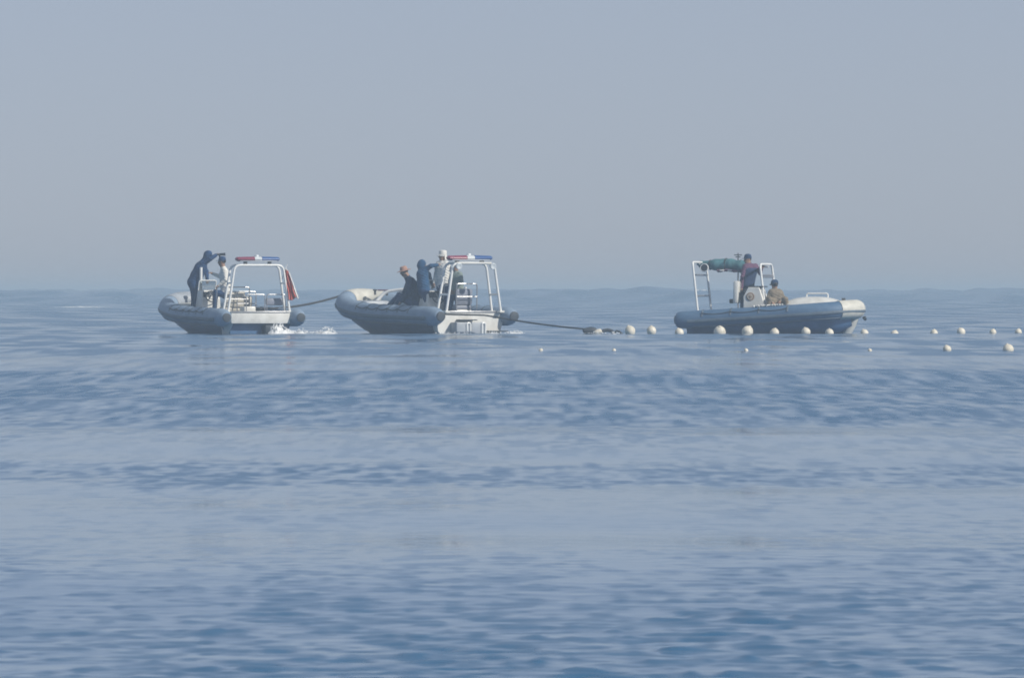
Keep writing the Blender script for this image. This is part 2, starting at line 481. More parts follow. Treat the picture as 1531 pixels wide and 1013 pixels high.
def person(label, group, px, py, Y, J, face, mats, headwear=None, vest=None, tilt=0.0, s=1.0, hood=False, hs=1.0):
    """J: joints as (photo column, photo row, metres towards the viewer). px,py: the point the figure stands or sits on."""
    base = at(px, py, Y)
    def P(j):
        w = at(j[0], j[1], Y); return np.array((w.x - base.x, -(j[2] if len(j) > 2 else 0.0), w.z - base.z))
    K = {k: P(v) for k, v in J.items()}
    allp = np.array(list(K.values()))
    F = Figure(allp.min(0) - .21, allp.max(0) + .21)
    SH, TR, SK, HR, SHOE, EY = 0, 1, 2, 3, 4, 5
    chest, pel, neck, head = K['chest'], K['pelvis'], K['neck'], K['head']
    # torso
    across = K['sr'] - K['sl']; across /= np.linalg.norm(across)
    hipax = K['hr'] - K['hl']; hipax /= max(np.linalg.norm(hipax), 1e-6)
    belly = chest * .45 + pel * .55
    for sg in (-1, 1):
        F.cone(chest + across * sg * .075, belly + across * sg * .065, .125 * s, .118 * s, SH, .05, .004)
        F.cone(belly + across * sg * .065, pel + hipax * sg * .06, .118 * s, .118 * s, SH, .05, .004)
        F.cone(pel + hipax * sg * .04 - np.array((0, 0, .02)), pel + hipax * sg * .08 - np.array((0, 0, .05)), .125 * s, .115 * s, TR, .03)
    F.cone(K['sl'] * .85 + chest * .15, K['sr'] * .85 + chest * .15, .075 * s, .075 * s, SH, .06)
    F.cone(chest, neck, .10 * s, .058 * s, SH, .05)
    F.cone(neck, head, .056 * s, .060 * s, SK, .02)
    for q in 'lr':
        F.cone(K['s' + q], K['e' + q], .062 * s, .047 * s, SH, .035, .004)
        F.cone(K['e' + q], K['w' + q], .047 * s, .034 * s, SH, .02, .003)
        F.cone(K['h' + q], K['k' + q], .092 * s, .066 * s, TR, .04, .004)
        F.cone(K['k' + q], K['a' + q], .066 * s, .046 * s, TR, .025, .004)
        # hand: palm, four bent fingers and a thumb from the side of the palm
        e, w = K['e' + q], K['w' + q]
        u = w - e; u /= np.linalg.norm(u)
        sd_ = np.cross(u, (0, 0, 1.0))
        if np.linalg.norm(sd_) < .2: sd_ = np.array((0, 1.0, 0))
        sd_ /= np.linalg.norm(sd_); dn = np.cross(sd_, u); dn = -dn if dn[2] > 0 else dn
        F.cone(w, w + u * .045, .027, .030, SK, .015)
        for g_ in (-1, 1): F.cone(w + u * .03 + sd_ * .016 * g_, w + u * .085 + sd_ * .022 * g_, .017, .016, SK, .012)
        for fi, (off, ln) in enumerate(((-.030, .070), (-.010, .082), (.010, .078), (.030, .060))):
            a = w + u * .088 + sd_ * off; b = a + (u * .8 + dn * .45) * ln * .5; c = b + (u * .35 + dn * .9) * ln * .5
            F.cone(a, b, .0105, .0095, SK, .004); F.cone(b, c, .0095, .0085, SK, .003)
        a = w + u * .03 - sd_ * .026; b = a + u * .035 - sd_ * .028 + dn * .01; c = b + u * .032 - sd_ * .004 + dn * .014
        F.cone(a, b, .015, .012, SK, .008); F.cone(b, c, .012, .010, SK, .004)
        # foot
        an = K['a' + q]
        fd = P(J['t' + q]) - an if ('t' + q) in J else np.array((face[0], face[1], 0)) * .2
        fd = fd / max(np.linalg.norm(fd), 1e-6)
        F.cone(an - fd * .05 - np.array((0, 0, .04)), an + fd * .16 - np.array((0, 0, .045)), .045, .036, SHOE, .02)
    # head with a face
    f = np.array((face[0], face[1], face[2] if len(face) > 2 else 0.0)); f /= np.linalg.norm(f)
    rgt = np.cross(f, (0, 0, 1.0)); rgt /= np.linalg.norm(rgt); upv = np.cross(rgt, f)
    M = [rgt, f, upv]
    F.blob(head + upv * .025 - f * .01, (.078, .098, .105), SK, .02, M)
    F.blob(head - upv * .055 + f * .02, (.058, .072, .065), SK, .03, M)
    F.cone(head + f * .092 + upv * .012, head + f * .112 - upv * .024, .011, .015, SK, .012)
    F.cone(head + f * .083 - upv * .058 - rgt * .02, head + f * .083 - upv * .058 + rgt * .02, .009, .009, SK, .008)
    for g_ in (-1, 1):
        F.blob(head + rgt * .078 * g_ - f * .01, (.012, .024, .034), SK, .008, M)
        F.blob(head + f * .082 + rgt * .032 * g_ + upv * .012, (.013, .010, .008), EY, .002, M)
    F.blob(head + upv * .040 - f * .028, (.088, .096, .100), HR, .006, M)
    if hood:
        F.blob(head + upv * .03 - f * .035, (.105, .115, .125), SH, .03, M)
        F.cone(head - f * .06 - upv * .04, neck - f * .02, .085, .095, SH, .04)
    root = empty('person', base)
    tag(root, label, 'person', group)
    F.mesh('body', [mats[0], mats[1], 'skin', 'hair', 'shoe_dark', 'eye'], root)
    HM = Matrix((rgt, f, upv)).transposed().to_4x4(); HM.translation = Vector(head)
    if headwear:
        kind, m = headwear
        b = MB()
        if kind == 'cap':
            b.lathe([(.103, .035), (.106, .06), (.102, .10), (.085, .135), (.05, .155), (.012, .162)], HM @ Matrix.Translation((0, -.015, 0)), 22)
            V = []; F2 = []
            for i in range(9):
                a = math.radians(-62 + 124 * i / 8)
                for rr, zz in ((.098, .052), (.098 + .085 * max(.25, math.cos(a)), .038)):
                    V.append(HM @ Vector((math.sin(a) * rr, math.cos(a) * rr - .012, zz)))
            n0 = len(V)
            V += [v - HM.to_3x3() @ Vector((0, 0, .008)) for v in V[:n0]]
            for i in range(8):
                F2 += [(2 * i, 2 * i + 1, 2 * i + 3, 2 * i + 2), (n0 + 2 * i + 2, n0 + 2 * i + 3, n0 + 2 * i + 1, n0 + 2 * i), (2 * i + 1, n0 + 2 * i + 1, n0 + 2 * i + 3, 2 * i + 3)]
            b.add(V, F2)
            b.build('cap', m, root)
        elif kind == 'flap':
            b.lathe([(.106, .0), (.112, .06), (.110, .12), (.10, .155), (.06, .168), (.01, .17)], HM @ Matrix.Translation((0, -.012, 0)), 22)
            V = []; F2 = []
            for i in range(9):
                a = math.radians(-60 + 120 * i / 8)
                for rr, zz in ((.10, .040), (.10 + .08 * max(.25, math.cos(a)), .022), (.10 + .08 * max(.25, math.cos(a)), .014), (.10, .030)):
                    V.append(HM @ Vector((math.sin(a) * rr, math.cos(a) * rr - .012, zz)))
            for i in range(8):
                for k in range(3): F2.append((4 * i + k, 4 * i + k + 1, 4 * i + k + 5, 4 * i + k + 4))
            b.add(V, F2)
            hb = b.build('cap', m, root)
            c = MB(); V = []; F2 = []
            for j in range(6):
                for i in range(15):
                    a = math.radians(95 + 170 * i / 14); rr = .108 + .003 * j + .005 * math.sin(i * 1.9)
                    V.append(HM @ Vector((math.sin(a) * rr, math.cos(a) * rr - .012, .05 - j * .030)))
            for j in range(5):
                for i in range(14): F2.append((j * 15 + i, j * 15 + i + 1, (j + 1) * 15 + i + 1, (j + 1) * 15 + i))
            c.add(V, F2); c.build('neck_flap', m, hb)
        elif kind == 'brim':
            b.lathe([(.205, .030), (.208, .038), (.16, .052), (.108, .060), (.104, .10), (.092, .145), (.055, .165), (.01, .160)], HM @ Matrix.Translation((0, -.01, 0)), 26)
            b.build('sun_hat', m, root)
    if vest:
        c = MB(); n = 20; V = []; F2 = []
        mid = (K['sl'] + K['sr']) / 2
        fw = np.cross(across, (mid - pel)); fw /= np.linalg.norm(fw)
        rows = [(.02, .185, .155), (.06, .225, .175), (.16, .235, .18), (.30, .225, .180), (.46, .225, .185), (.60, .235, .195)]
        ax = (pel - mid); Lx = np.linalg.norm(ax); ax = ax / Lx
        for d_, ra, rb in rows:
            for i in range(n):
                q = 2 * math.pi * i / n
                V.append(mid + ax * d_ + across * math.cos(q) * ra + fw * math.sin(q) * rb)
        for j in range(len(rows) - 1):
            for i in range(n): F2.append((j * n + i, j * n + (i + 1) % n, (j + 1) * n + (i + 1) % n, (j + 1) * n + i))
        c.add(V, F2); vo = c.build('life_vest', vest, root)
        sm = vo.modifiers.new('thickness', 'SOLIDIFY'); sm.thickness = .03
    return root

# ------------------------------------------------------------------ rigid inflatable boats
class Boat:
    def __init__(s, px_stern, Y, heading, scale, hw, straight, total, zfun, label, roll=0.0, pitch=0.0):
        s.loc = Vector((wx(px_stern, Y), Y, 0)); s.h = heading; s.sc = scale
        s.hw, s.st, s.L, s.zf = hw, straight, total, zfun
        s.e = empty('rigid_inflatable_boat', s.loc, heading, scale, roll, pitch)
        tag(s.e, label, 'boat', 'patrol boats holding the float line')
    def xl(s, px, yl):
        """local x of a photograph column at local y"""
        c, n = math.cos(s.h), math.sin(s.h)
        # world x - world y * tan(column) = 0
        k = (px - 765.5) / FPX
        # loc.x + sc*(x c - y n) = k*(loc.y + sc*(x n + y c))
        return (k * (s.loc.y + s.sc * yl * c) - s.loc.x + s.sc * yl * n) / (s.sc * (c - k * n))
    def depth(s, px, yl):
        x = s.xl(px, yl); return s.loc.y + s.sc * (x * math.sin(s.h) + yl * math.cos(s.h))
    def path(s, off=0.0, dz=0.0, x0=-.55, n1=26, n2=30):
        pts = []
        hw = s.hw + off
        for i in range(n1 + 1):
            x = x0 + (s.st - x0) * i / n1; pts.append(Vector((x, hw, s.zf(x) + dz)))
        a = s.L - s.st + off
        for i in range(1, n2):
            q = math.pi * i / n2
            x = s.st + a * math.sin(q) ** .92
            cs = math.cos(q); y = hw * math.copysign(abs(cs) ** 1.05, cs)
            pts.append(Vector((x, y, s.zf(min(x, s.L)) + dz)))
        for i in range(n1 + 1):
            x = s.st + (x0 - s.st) * i / n1; pts.append(Vector((x, -hw, s.zf(x) + dz)))
        return pts

def collar(B, r, tube_m, band_x, x0=-.55, blunt=.66):
    P = B.path(x0=x0); n = len(P); R = [r] * n
    arc = 0
    for i in range(n):
        d = min((P[i] - P[0]).length, (P[i] - P[-1]).length)
        R[i] = r * (blunt + (1 - blunt) * min(1, d / .30) ** .6)
    # rounded ends
    def endcap(p, q, rr):
        u = (p - q).normalized(); return [(p + u * .05, rr * .86), (p + u * .085, rr * .55)]
    e0 = endcap(P[0], P[1], R[0]); e1 = endcap(P[-1], P[-2], R[-1])
    PP = [e0[1][0], e0[0][0]] + P + [e1[0][0], e1[1][0]]; RR = [e0[1][1], e0[0][1]] + R + [e1[0][1], e1[1][1]]
    t = MB().tube(PP, RR, 22).build('collar_tube', tube_m, B.e)
    for p, q in ((PP[0], PP[1]), (PP[-1], PP[-2])):
        u = (p - q).normalized()
        MB().tube([p - u * .02, p + u * .02, p + u * .03], [r * .50, r * .48, r * .30], 16).build('end_cap', 'rubber_dark', t)
    O = B.path(off=r * .97, dz=-.05, x0=x0 + .3)
    MB().tube(O, .032, 8, squash=1.5).build('rub_strake', 'rubber_grey', t)
    O2 = B.path(off=r * .55, dz=-r * .86, x0=x0 + .4)
    MB().tube(O2, .018, 8).build('spray_rail', 'rubber_grey', t)
    # bands with loops of grab line
    loops = []
    for sd_ in (1, -1):
        for x in band_x:
            z = B.zf(x); V = []
            pts = [Vector((x, sd_ * (B.hw + (r + .004) * math.cos(q)), z + (r + .004) * math.sin(q))) for q in [math.radians(a) for a in range(15, 151, 9)]]
            MB().tube(pts, .028, 8, squash=.35).build('tube_band', 'rubber_grey', t)
            loops.append((x, sd_))
        for x0_, x1_ in zip(band_x[:-1], band_x[1:]):
            q = math.radians(38)
            pa = Vector((x0_, sd_ * (B.hw + (r + .02) * math.cos(q)), B.zf(x0_) + (r + .02) * math.sin(q)))
            pb = Vector((x1_, sd_ * (B.hw + (r + .02) * math.cos(q)), B.zf(x1_) + (r + .02) * math.sin(q)))
            pts = sag(pa, pb, .05, 8)
            for p in pts: p.y += sd_ * .012
            MB().tube(pts, .011, 6).build('grab_line', 'rope_dark', t)
    return t

def hull(B, m, deck=.24, stem_top=None):
    S = [0.0, .2, .4, .6, .72, .84, .93, .985]
    V = []; F = []; n = 9
    for u in S:
        x = u * B.L
        w = B.hw - .06 if x < B.st else (B.hw - .06) * math.sqrt(max(0, 1 - ((x - B.st) / (B.L - B.st)) ** 2.0)) * .94
        zt = B.zf(x) - .06
        kz = -.38 + max(0, u - .55) ** 2 * 2.9 * (B.zf(B.L) + .30)
        kz = min(kz, zt - .12)
        cz = max(kz + .16, zt - .34 + .0)
        row = [(w, zt), (w * .97, (zt + cz) / 2), (w * .90, cz), (w * .5, (cz + kz) / 2 - .02), (0, kz)]
        row = row + [(-a, b) for a, b in row[-2::-1]]
        V += [(x, a, b) for a, b in row]
    for i in range(len(S) - 1):
        for j in range(n - 1): F.append((i * n + j, i * n + j + 1, (i + 1) * n + j + 1, (i + 1) * n + j))
    F.append(tuple(range(n)))
    h = MB().add(V, F).build('hull', m, B.e)
    # deck sheet
    V = []; F = []
    xs = np.linspace(.02, B.L * .93, 14)
    for x in xs:
        w = B.hw - .05 if x < B.st else (B.hw - .05) * math.sqrt(max(0, 1 - ((x - B.st) / (B.L - B.st)) ** 2))
        z = deck + max(0, x / B.L - .55) * .5
        V += [(x, w, z), (x, -w, z)]
    for i in range(13): F.append((2 * i, 2 * i + 1, 2 * i + 3, 2 * i + 2))
    MB().add(V, F).build('deck', 'gel_grey', B.e)
    return h

def light_bar(B, x, z, half, parent, dirn='y'):
    root_c = MB().box((x, 0, z - .055), (.20, half * 1.7, .03), bev=.01).build('light_bar', 'gel_grey', parent)
    def lens(y0, y1, m, nm, r0, r1):
        n = 7; pts = []; R = []
        for i in range(n + 1):
            t = i / n; pts.append((x, y0 + (y1 - y0) * t, z)); k = 1.0
            R.append((r0 + (r1 - r0) * t))
        return MB().tube(pts, R, 14, squash=.62).build(nm, m, root_c)
    # port end red, middle clear, starboard end blue
    lens(half, half * .93, 'lens_red', 'red_lens', .045, .092); lens(half * .93, half * .17, 'lens_red', 'red_lens', .092, .112)
    lens(half * .16, -half * .16, 'lens_clear', 'clear_lens', .108, .108)
    MB().lathe([(.06, 0), (.06, .05), (.045, .068), (.01, .072)], Matrix.Translation((x, .02, z + .045)), 14).build('clear_dome', 'lens_clear', root_c)
    lens(-half * .17, -half * .93, 'lens_blue', 'blue_lens', .112, .092); lens(-half * .93, -half, 'lens_blue', 'blue_lens', .092, .045)
    for y in (half * .55, -half * .55):
        MB().box((x, y, z - .11), (.10, .09, .09), bev=.01).build('bracket', 'steel_dark', root_c)
    return root_c

def arch(B, x, top_half, base_half, z0, z1, fore=.42, plate=True, rungs=(.45, .75), m='pipe_white', r=.033):
    a = None
    for k, (dx, lean) in enumerate(((0, 0), (fore, -.05))):
        pts = [(x + dx, base_half, z0), (x + dx + lean, top_half, z1), (x + dx + lean, -top_half, z1), (x + dx, -base_half, z0)]
        h_ = MB().tube(fillet(pts, .16), r, 10)
        o = h_.build('arch' if k == 0 else 'hoop', m, B.e if k == 0 else a)
        if k == 0: a = o
    for sg in (1, -1):
        for f in rungs:
            y = sg * (base_half + (top_half - base_half) * f); z = z0 + (z1 - z0) * f
            rod('rung', [(x, y, z), (x + fore - .05 * f, y, z)], r * .8, m, a, seg=8)
        MB().box((x + fore / 2, sg * base_half, z0 + .005), (fore + .16, .14, .05), bev=.01).build('foot_plate', 'gel_white', a)
    if plate:
        MB().box((x + fore / 2 - .02, 0, z1 + .012), (fore + .04, top_half * 1.72, .045), bev=.015).build('top_plate', 'gel_white', a)
    return a

def seat(B, x, y, z0, w=.50, rail=True, back=.42, m='vinyl_cream', base_h=.34):
    s_ = MB().box((x, y, z0 + base_h / 2), (.55, w, base_h), bev=.04).build('helm_seat', 'gel_white', B.e)
    MB().box((x, y, z0 + base_h + .055), (.54, w * .98, .12), bev=.045).build('cushion', m, s_)
    MB().box((x - .25, y, z0 + base_h + .11 + back / 2), (.13, w * .95, back), bev=.05, ry=-.12).build('backrest', m, s_)
    if rail:
        zt = z0 + base_h + back + .24
        rod('grab_rail', [(x - .40, y + w * .6, z0 + .05), (x - .42, y + w * .6, zt), (x - .42, y - w * .6, zt), (x - .40, y - w * .6, z0 + .05)], .016, 'steel', s_, .07, 8)
        rod('cross_rail', [(x - .42, y + w * .6, zt - .33), (x - .42, y - w * .6, zt - .33)], .013, 'steel', s_, 0, 8)
        rod('side_rail', [(x - .41, y + w * .6, zt), (x + .22, y + w * .6, zt), (x + .30, y + w * .6, z0 + base_h)], .014, 'steel', s_, .07, 8)
    return s_

def console(B, x, y, z0, h=.85, w=.62, d=.5, m='gel_white', screen=True):
    V = []; F = []
    prof = [(-d / 2, 0), (-d / 2, h * .72), (-d * .28, h), (d * .25, h), (d / 2, h * .5), (d / 2 + .08, 0)]
    for sg in (1, -1):
        for a, b in prof: V.append((x + a, y + sg * w / 2 * (1 - .12 * b / h), z0 + b))
    n = len(prof)
    for i in range(n): F.append((i, (i + 1) % n, n + (i + 1) % n, n + i))
    F += [tuple(range(n)), tuple(n + i for i in reversed(range(n)))]
    c = MB().add(V, F).build('console', m, B.e, smooth=False)
    bv = c.modifiers.new('soft_edges', 'BEVEL'); bv.width = .025; bv.segments = 3; bv.limit_method = 'ANGLE'
    MB().box((x - d * .36, y, z0 + h * .88), (.03, w * .7, h * .22), bev=.008, ry=.55).build('dash_panel', 'dash_dark', c)
    ring = [Vector((x - d * .5 - .07 + math.cos(q) * .05, y + math.sin(q) * .17, z0 + h * .80 + math.cos(q) * .15)) for q in np.linspace(0, 2 * math.pi, 25)[:-1]]
    wv = MB().tube(ring, .016, 8, closed=True).build('steering_wheel', 'dash_dark', c)
    ctr = Vector((x - d * .5 - .05, y, z0 + h * .80))
    for q in (0.3, 2.4, 4.5):
        MB().tube([ctr, ctr + Vector((math.cos(q) * .05, math.sin(q) * .17, math.cos(q) * .15))], .011, 6).build('spoke', 'steel', wv)
    MB().tube([ctr, Vector((x - d * .40, y, z0 + h * .82))], .025, 8).build('steering_column', 'dash_dark', c)
    if screen:
        MB().box((x + d * .12, y, z0 + h + .13), (.012, w * .82, .28), bev=.004, ry=-.35).build('windscreen', 'screen_glass', c)
        rod('screen_frame', [(x + d * .2, y + w * .42, z0 + h - .02), (x + d * .03, y + w * .42, z0 + h + .27), (x + d * .03, y - w * .42, z0 + h + .27), (x + d * .2, y - w * .42, z0 + h - .02)], .016, 'pipe_white', c, .06, 8)
    return c

def ztube_a(x): return .43 + .02 * max(0, x) + .020 * max(0, x - 2.2) ** 2.35
HA = math.pi / 2
# ---- boat with the lifebuoy
BL = Boat(px_stern=383, Y=205.6, heading=HA + math.radians(22), scale=1.0, hw=1.08, straight=3.7, total=5.55, zfun=ztube_a,
          label='grey and white inflatable patrol boat carrying a red flag, towing the other arched boat')
# ---- boat at the middle of the tow
BM = Boat(px_stern=696, Y=206.2, heading=HA + math.radians(30), scale=1.075, hw=1.08, straight=3.7, total=5.55, zfun=ztube_a,
          label='grey and white inflatable boat with a white bow rail and swim steps on its transom')
bands = [.7, 1.25, 1.8, 2.35, 2.9, 3.45]
for B in (BL, BM):
    collar(B, .25, 'tube_grey', bands)
    hull(B, 'hull_grey')

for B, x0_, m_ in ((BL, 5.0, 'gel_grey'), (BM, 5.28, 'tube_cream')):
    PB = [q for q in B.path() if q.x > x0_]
    MB().tube(PB, [.262] * len(PB), 22).build('pale_bow', m_, B.e)  # sleeve added over the grey collar, the bow's sunlit tone put into its colour
# left boat: transom beam with a shadowed recess under it
tr = MB().box((-.20, 0, .43), (.34, 1.72, .34), bev=.03).build('transom', 'gel_white', BL.e)
MB().box((-.385, 0, .585), (.03, 1.70, .03), bev=.008).build('transom_trim', 'steel', tr)
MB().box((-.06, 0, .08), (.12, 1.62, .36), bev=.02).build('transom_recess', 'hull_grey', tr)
MB().box((-.22, -.35, .10), (.34, .46, .26), bev=.05).build('jet_housing', 'rubber_dark', BL.e)
wing = MB().add([(.02, 1.0, .62), (-.36, .84, .60), (-.36, .80, .26), (-.10, .86, -.05), (.02, .92, -.10), (.10, 1.02, .60), (.10, .95, -.1)],
                [(0, 1, 2, 3, 4), (5, 0, 4, 6), (0, 5, 1), (1, 5, 6, 2), (2, 6, 3), (3, 6, 4)]).build('stern_quarter', 'gel_white', BL.e, smooth=False)
aL = arch(BL, -.22, .70, .90, .58, 1.86, fore=.38, plate=False, rungs=(.62,))
light_bar(BL, -.1, 2.03, .64, BL.e)
xs = BL.xl(347, .30)
seat(BL, xs, .30, .26, w=.60)
seat(BL, BL.xl(361, .02), .02, .26, w=.46, back=.30)
console(BL, BL.xl(311, .30), .30, .30, h=.88, w=.6)
# engine box and stern rails
MB().box((.35, .12, .62), (.40, .34, .22), bev=.03).build('stern_locker', 'gel_white', BL.e)
MB().box((.35, -.22, .60), (.30, .26, .22), bev=.05).build('tow_reel', 'rubber_dark', BL.e)
for ya, yb in ((.28, -.26), (-.32, -.86)):
    rod('stern_rail', [(.02, ya, .56), (.02, ya, 1.06), (.02, yb, 1.06), (.02, yb, .56)], .014, 'steel', BL.e, .06, 8)
MB().box((.14, -.58, .86), (.12, .50, .20), bev=.07).build('bolster', 'vinyl_grey', BL.e)
rod('mast', [(BL.xl(300, .45), .45, .45), (BL.xl(300.5, .45), .45, wz(399))], .042, 'pipe_white', BL.e, 0, 10)
MB().box((4.35, .12, .66), (.95, .95, .34), bev=.10).build('bow_locker', 'tube_cream', BL.e)
MB().lathe([(.05, 0), (.05, .20), (.08, .22), (.08, .26), (.02, .27)], Matrix.Translation((5.0, 0, .95)), 12).build('tow_post', 'steel_dark', BL.e)

# middle boat: transom, steps, arch
tr = MB().add([(x, y, z) for x in (-.30, -.08) for y, z in ((1.02, .50), (.90, .56), (-.90, .56), (-1.0, .50), (-.86, .06), (-.80, -.12), (.84, -.12), (.98, .06))],
              [tuple(range(7, -1, -1)), tuple(range(8, 16))] + [(k, (k + 1) % 8, 8 + (k + 1) % 8, 8 + k) for k in range(8)]).build('transom', 'gel_white', BM.e, smooth=False)
MB().box((-.315, 0, .545), (.03, 1.74, .035), bev=.008).build('transom_trim', 'steel', tr)
for y in (.42, -.02):
    st = MB().box((-.46, y, .10), (.34, .40, .36), bev=.03).build('swim_step', 'gel_grey', BM.e)
    rod('step_rail', [(-.64, y - .10, -.06), (-.64, y - .10, .26), (-.64, y - .20, .26), (-.64, y - .20, -.06)], .026, 'pipe_white', st, .08, 8)
MB().box((-.42, .2, .335), (.22, .50, .03), bev=.008).build('step_tread', 'rubber_dark', BM.e)
MB().box((-.46, -.62, .045), (.36, .56, .035), bev=.01).build('trim_tab', 'rubber_dark', BM.e)
arch(BM, -.42, .60, .80, .54, 1.78, fore=.46, plate=True, rungs=(.36,))
light_bar(BM, -.20, 1.92, .66, BM.e)
for sg in (1, -1):
    MB().lathe([(.05, 0), (.075, .03), (.085, .10), (.07, .11), (.01, .09)], Matrix.Translation((-.46, sg * .50, 1.72)) @ Matrix.Rotation(math.radians(-100), 4, 'Y'), 14).build('flood_lamp', 'lens_clear', BM.e)
seat(BM, BM.xl(686, -.15), -.15, .26, w=.5, rail=True, m='vinyl_grey')
for d_ in (-.05, .18):
    rod('seat_post', [(BM.xl(687, -.45) + .0, -.45 - d_, .5), (BM.xl(687, -.45), -.45 - d_, 1.18)], .03, 'pipe_white', BM.e, 0, 8)
console(BM, BM.xl(646, .30), .30, .26, h=.82, w=.58, screen=True)
# bow rail along the far gunwale
yr = -.70
p = [(4.55, .10, .80), (4.45, -.12, 1.06), (4.1, -.45, 1.12), (3.3, -.86, 1.06), (2.2, -.90, 1.00), (1.7, -.90, .70)]
rod('bow_rail', p, .042, 'pipe_white', BM.e, .16, 10)
MB().box((4.6, .20, .66), (.7, .8, .34), bev=.10).build('bow_locker', 'gel_grey', BM.e)
for i, (x, y) in enumerate(((4.9, -.42), (4.6, -.62), (5.0, -.12), (3.9, -.95))):
    MB().lathe([(.03, 0), (.03, .10), (.06, .11), (.06, .14), (.01, .15)], Matrix.Translation((x, y, ztube_a(x) + .22)), 10).build('bow_cleat', 'steel_dark', BM.e)
rod('bow_line', [(5.0, -.2, 1.10), (4.7, -.58, 1.09), (4.3, -.82, 1.03), (3.7, -1.0, .93), (3.2, -1.05, .87)], .022, 'canvas_plum', BM.e, .1, 6)

# ---- boat without an arch of lights: slate tube, two hoops, rolled awning
def ztube_r(x): return .36 + .058 * max(0, x) + .006 * max(0, x - 2.2) ** 2
BR = Boat(px_stern=1038, Y=207.0, heading=math.radians(-15), scale=1.0, hw=.98, straight=3.12, total=4.56, zfun=ztube_r,
          label='slate blue inflatable boat with cream bow, white console and a rolled teal awning')
ct = collar(BR, .245, 'tube_slate', [.5, 1.3, 2.1, 2.9], x0=-.20, blunt=.90)
hull(BR, 'hull_grey')
MB().tube([(4.54, 0, .47), (4.48, 0, .30), (4.36, 0, .08), (4.24, 0, -.16)], [.12, .13, .125, .11], 14, squash=1.0).build('lit_stem', 'hull_white', BR.e)  # pale piece added, sunlight on the hull's stem put into its colour
# cream bow cap over the collar
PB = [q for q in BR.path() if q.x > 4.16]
MB().tube(PB, [.262] * len(PB), 22).build('pale_bow', 'tube_cream', BR.e)
MB().tube([(BR.L + .24, -.06, ztube_r(4.5) - .22), (BR.L + .27, 0, ztube_r(4.5) - .27), (BR.L + .24, .06, ztube_r(4.5) - .22)], .045, 8).build('tow_eye', 'rubber_dark', BR.e)
MB().tube([(4.22, 0, .76), (4.22, 0, .94), (4.22, 0, .96)], [.05, .05, .065], 10).build('mooring_post', 'steel_dark', BR.e)
# domed bow locker with a handrail
V = []; F = []; nu, nv = 17, 13
for i in range(nu):
    for j in range(nv):
        u = -1 + 2 * i / (nu - 1); v = -1 + 2 * j / (nv - 1)
        x = 3.40 + u * .98; w = .74 * (1 - .35 * max(0, u))
        z = .60 + .40 * max(0, 1 - abs(u) ** 2.4) ** .55 * max(0, 1 - abs(v) ** 3) ** .5
        V.append((x, v * w, z))
for i in range(nu - 1):
    for j in range(nv - 1): F.append((i * nv + j, i * nv + j + 1, (i + 1) * nv + j + 1, (i + 1) * nv + j))
bl = MB().add(V, F).build('bow_locker', 'gel_white', BR.e)
rod('handrail', [(3.16, .1, .97), (3.16, .1, 1.09), (3.76, .1, 1.09), (3.76, .1, .95)], .022, 'pipe_white', bl, .06, 8)
MB().box((2.70, 0, .62), (.5, .9, .16), bev=.05, taper=.9).build('bow_cushion', 'vinyl_cream', BR.e)
# console with a round emblem
yc = -.50
xc = BR.xl(1131, yc)
cn = console(BR, xc, yc, .34, h=.92, w=.70, d=.60, screen=False)
ysd = yc - .35 * .93 - .012
em = MB().lathe([(.115, 0), (.115, .012), (.09, .014)], Matrix.Translation((xc - .10, ysd + .018, 1.0)) @ Matrix.Rotation(math.radians(90 - 2.7), 4, 'X'), 24).build('emblem', 'emblem_brown', cn)
MB().lathe([(.082, .012), (.082, .022), (.05, .022)], Matrix.Translation((xc - .10, ysd + .018, 1.0)) @ Matrix.Rotation(math.radians(90 - 2.7), 4, 'X'), 24).build('emblem_field', 'emblem_pale', em)
MB().box((xc - .10, ysd - .006, 1.0), (.018, .012, .10), bev=.003).build('emblem_mark', 'emblem_brown', em)
MB().box((xc - .10, ysd - .006, 1.0), (.09, .012, .018), bev=.003).build('emblem_mark', 'emblem_brown', em)
MB().box((xc + .02, yc, 1.275), (.46, .60, .035), bev=.01).build('console_top', 'dash_dark', cn)
# seat back panel
xs = BR.xl(1102, -.62)
sp = MB().box((xs, -.62, wz(436.5, 207)), (.14, .40, .61), bev=.04, ry=.03).build('seat_back', 'gel_white', BR.e)
MB().box((xs - .02, -.62, .44), (.44, .40, .28), bev=.04).build('seat_base', 'gel_grey', sp)
MB().box((BR.xl(1094, -.25), -.25, wz(450, 207)), (.12, .14, .12), bev=.03).build('throttle_box', 'dash_dark', BR.e)
rod('stern_bar', [(BR.xl(1075, -.5), -.5, wz(464, 207)), (BR.xl(1094, -.5), -.5, wz(463, 207))], .02, 'steel_dark', BR.e)
# two hoops set across the boat
def hoop(pxc, half, z0, z1, rung_z, rtop):
    xh = BR.xl(pxc, 0)
    dx = .16
    o = MB().tube(fillet([(xh + dx, -half, z0), (xh, -half, z1), (xh, half, z1), (xh + dx, half, z0)], rtop), .032, 10).build('hoop', 'pipe_white', BR.e)
    for z in rung_z:
        rod('hoop_bar', [(xh + dx * (z1 - z) / (z1 - z0), -half, z), (xh + dx * (z1 - z) / (z1 - z0), half, z)], .026, 'steel', o, 0, 8)
    return o, xh
hoopA, xa = hoop(1045.5, .80, .50, wz(392, 207), (wz(411, 207), wz(442, 207)), .12)
hoopF, xf = hoop(1145, .72, .55, wz(395, 207), (wz(411.5, 207), wz(414, 207)), .18)
